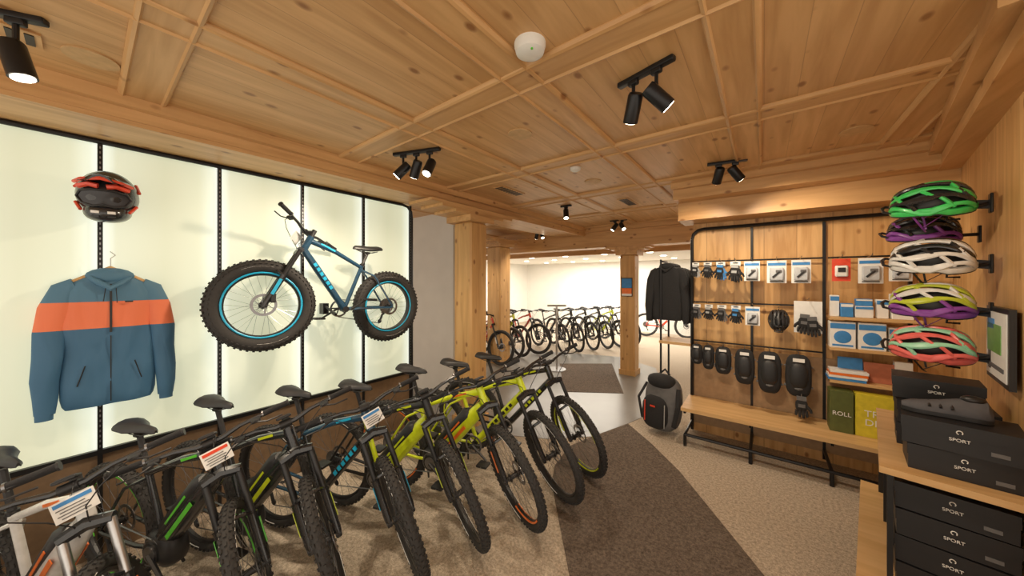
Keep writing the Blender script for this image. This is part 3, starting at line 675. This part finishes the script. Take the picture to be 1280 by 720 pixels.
carton('accessory_box',.51,4.16,z1,.06,.06,.19,white,skyb); carton('accessory_box',.585,4.14,z1,.08,.07,.12,skyb,white); carton('accessory_box',.69,4.14,z1,.11,.08,.10,white,skyb); carton('accessory_box',.69,4.14,z1+.102,.10,.07,.06,skyb,white); carton('accessory_box',.80,4.15,z1,.07,.06,.16,white,skyb); carton('accessory_box',.91,4.15,z1,.12,.1,.21,white,grey)
carton('exercise_ball_box',.555,4.15,z2,.165,.12,.23,white,skyb,True); carton('exercise_ball_box',.735,4.15,z2,.165,.12,.23,white,skyb,True); carton('accessory_box',.90,4.16,z2,.13,.1,.2,white,skyb)
mb=MB()
for k in range(4): mb.box((.58+.005*k,4.16,z3+.012+.022*k),(.24,.16,.02),[skyb,white,orange,white][k])
mb.box((.8,4.18,z3+.085),(.2,.01,.17),mat('book_cover',(.45,.15,.08),.5),RM(x=-8)); mb.box((.62,4.22,z3+.10),(.16,.01,.18),skyb,RM(x=-8)); mb.box((.93,4.2,z3+.1),(.10,.06,.2),white); mb.obj('books',smooth=False)
carton('foam_roller_box',.54,4.10,z0,.15,.15,.36,mat('box_olive',(.10,.12,.03),.5),None,False,'ROLL',white,.05)
carton('balance_disc_box',.76,4.08,z0,.27,.10,.36,mat('box_yellow',(.68,.58,.04),.5),None,False,'TRIM\nDISC',white,.075)
mb=MB()
for k in range(6):
    mb.M=Matrix.Translation((-.94+.012*(k%2),4.34+.055*k,1.93))@Matrix.Rotation(math.radians(-96+4*(k%3)),4,'Z')@Matrix.Scale(.88,4); jacket(mb,dgrey)
    mb.tube([(0,0,.0),(0,0,.06)],.003,steel)
mb.M=Matrix.Identity(4); mb.obj('hanging_jackets')
mb=MB()
mb.ell((0,0,.28),(.17,.13,.27),grey,pw=.7,nu=22,nv=14); mb.ell((-.02,-.11,.2),(.13,.06,.16),dgrey,pw=.7,nu=18,nv=10); mb.ell((.0,-.06,.5),(.13,.10,.07),dgrey,pw=.8)
mb.tube([(-.05,0,.56),(0,0,.61),(.05,0,.56)],.01,dgrey); mb.tube([(-.16,-.04,.45),(-.20,-.12,.3),(-.16,-.1,.1)],.02,dgrey,flat=.4)
mb.tube([(.16,-.04,.45),(.2,-.12,.3),(.16,-.1,.1)],.02,dgrey,flat=.4); mb.tube([(-.1,-.16,.1),(-.1,-.175,.3)],.006,red); mb.box((-.02,-.172,.26),(.05,.006,.015),red); mb.tube([(.1,-.16,.08),(.1,-.175,.3)],.004,lgrey)
mb.obj('backpack',loc=(-.93,4.05,.012),rot=(math.radians(-6),0,math.radians(-15)),sc=1.15)
# ------------------------------------------------------------ ceiling fittings
def spotgroup(x,y,z,dirs,e,yaw=0,drop=.09):
    mb=MB(); L=.13*max(1,len(dirs))
    mb.rbox((0,0,-.012),(L+.03,.035,.024),blackm,.004)
    ls=[]
    for i,dr in enumerate(dirs):
        px=(i-(len(dirs)-1)/2)*.12; d=V(dr).normalized(); p=V((px,0,-.02)); q=p+V((0,0,-drop))
        mb.tube([p,q],.009,blackm); mb.rbox((px,0,-.03),(.05,.028,.03),blackm,.004)
        R=Matrix.Rotation(-yaw,3,'Z'); dl=R@d
        a=q-dl*.06; b2=q+dl*.075
        mb.tube([a,a+dl*.01,b2],[.031,.036,.037],blackm,seg=18,caps=True)
        mb.tube([b2,b2+dl*.003],.030,lampem,seg=16)
        ls.append((b2+dl*.03,dl))
    o=mb.obj('track_spotlight',loc=(x,y,z),rotz=yaw)
    for p,dl in ls:
        ld=bpy.data.lights.new('spot_lamp','SPOT'); ld.energy=e; ld.color=(1,.83,.62); ld.spot_size=math.radians(105); ld.spot_blend=.9; ld.shadow_soft_size=.03
        lo=bpy.data.objects.new('spot_lamp',ld); scene.collection.objects.link(lo); lo.parent=o; lo.location=p; lo.rotation_euler=dl.to_track_quat('-Z','Y').to_euler()
E=60
spotgroup(-.46,1.66,ZC,[(-.35,.5,-.7),(.55,.5,-.6)],E,yaw=math.radians(-15),drop=.13)
spotgroup(-2.17,1.59,ZC,[(-.65,-.6,-.9),(-.6,.1,-.9),(.1,-.5,-.9)],E*.9,yaw=math.radians(20),drop=.12)
spotgroup(-2.27,-.16,ZC,[(.1,.2,-.9)],E,yaw=math.radians(60),drop=.15)
spotgroup(-.25,3.35,ZC,[(-.3,.6,-.85),(.6,.6,-.85)],E*.8,yaw=math.radians(10))
spotgroup(-2.14,4.0,ZC,[(.2,-.3,-.9)],E*.7)
spotgroup(-3.6,5.6,ZC,[(-.4,.2,-.9),(.4,-.2,-.9)],E*.8)
spotgroup(-1.95,5.5,ZC,[(-.5,-.3,-.8),(.5,-.3,-.8)],E*.7)
spotgroup(-4.4,4.4,ZC,[(-.2,.2,-.9)],E*.8)
spotgroup(-.6,4.9,ZC,[(.1,-.5,-.9)],E*.6)
mb=MB(); mb.tube([(0,0,0),(0,0,-.012),(0,0,-.04),(0,0,-.052)],[.068,.068,.060,.04],whitep,seg=28); mb.disc((.03,-.03,-.05),.005,.006,green,n=8,axis='Z'); mb.obj('smoke_detector',loc=(-.80,1.17,ZC))
mb=MB(); mb.tube([(0,0,0),(0,0,-.02),(0,0,-.03)],[.05,.045,.03],whitep,seg=20); mb.obj('motion_sensor',loc=(-1.36,2.72,ZC))
mb=MB()
for x,y in((-1.35,1.85),(-2.45,.02),(.5,3.2),(-1.4,3.2)): mb.disc((x,y,ZC-.003),.085,.008,mat('speaker_cover',(.60,.39,.19),.6),axis='Z',n=28)
mb.obj('ceiling_speakers')
mb=MB()
for x,y in((-2.3,2.95),(-2.45,-.32),(-1.4,4.3)):
    mb.box((x,y,ZC-.004),(.14,.42,.01),w_beamy)
    for k in range(9): mb.box((x,y-.18+.045*k,ZC-.0105),(.10,.024,.005),black)
mb.obj('ceiling_vents',smooth=False)
# ------------------------------------------------------------ LIGHT
def area(x,y,z,sx,sy,e,col=(1,.86,.68)):
    ld=bpy.data.lights.new('ceiling_panel_lamp','AREA'); ld.shape='RECTANGLE'; ld.size=sx; ld.size_y=sy; ld.energy=e; ld.color=col
    o=bpy.data.objects.new('ceiling_panel_lamp',ld); scene.collection.objects.link(o); o.location=(x,y,z)
area(-4.2,8.6,2.37,3,.6,95,(1,.93,.82)); area(-4.2,10.3,2.37,3.,.6,100,(1,.93,.82)); area(-1.2,9.5,2.37,1.5,1,45,(1,.93,.82)); area(-6.6,9,2.37,1,2,50,(1,.93,.82))
w=bpy.data.worlds.new('world'); scene.world=w; w.use_nodes=True
w.node_tree.nodes['Background'].inputs[0].default_value=(1,.88,.73,1); w.node_tree.nodes['Background'].inputs[1].default_value=1.5
# ------------------------------------------------------------ CAMERA
cd=bpy.data.cameras.new('camera'); cd.sensor_width=36; cd.lens=36*410/1280; cd.shift_y=-10/1280; cd.clip_start=.05
co=bpy.data.objects.new('camera',cd); scene.collection.objects.link(co); co.location=(0,0,H); co.rotation_euler=(math.pi/2,0,math.radians(37.5)); scene.camera=co
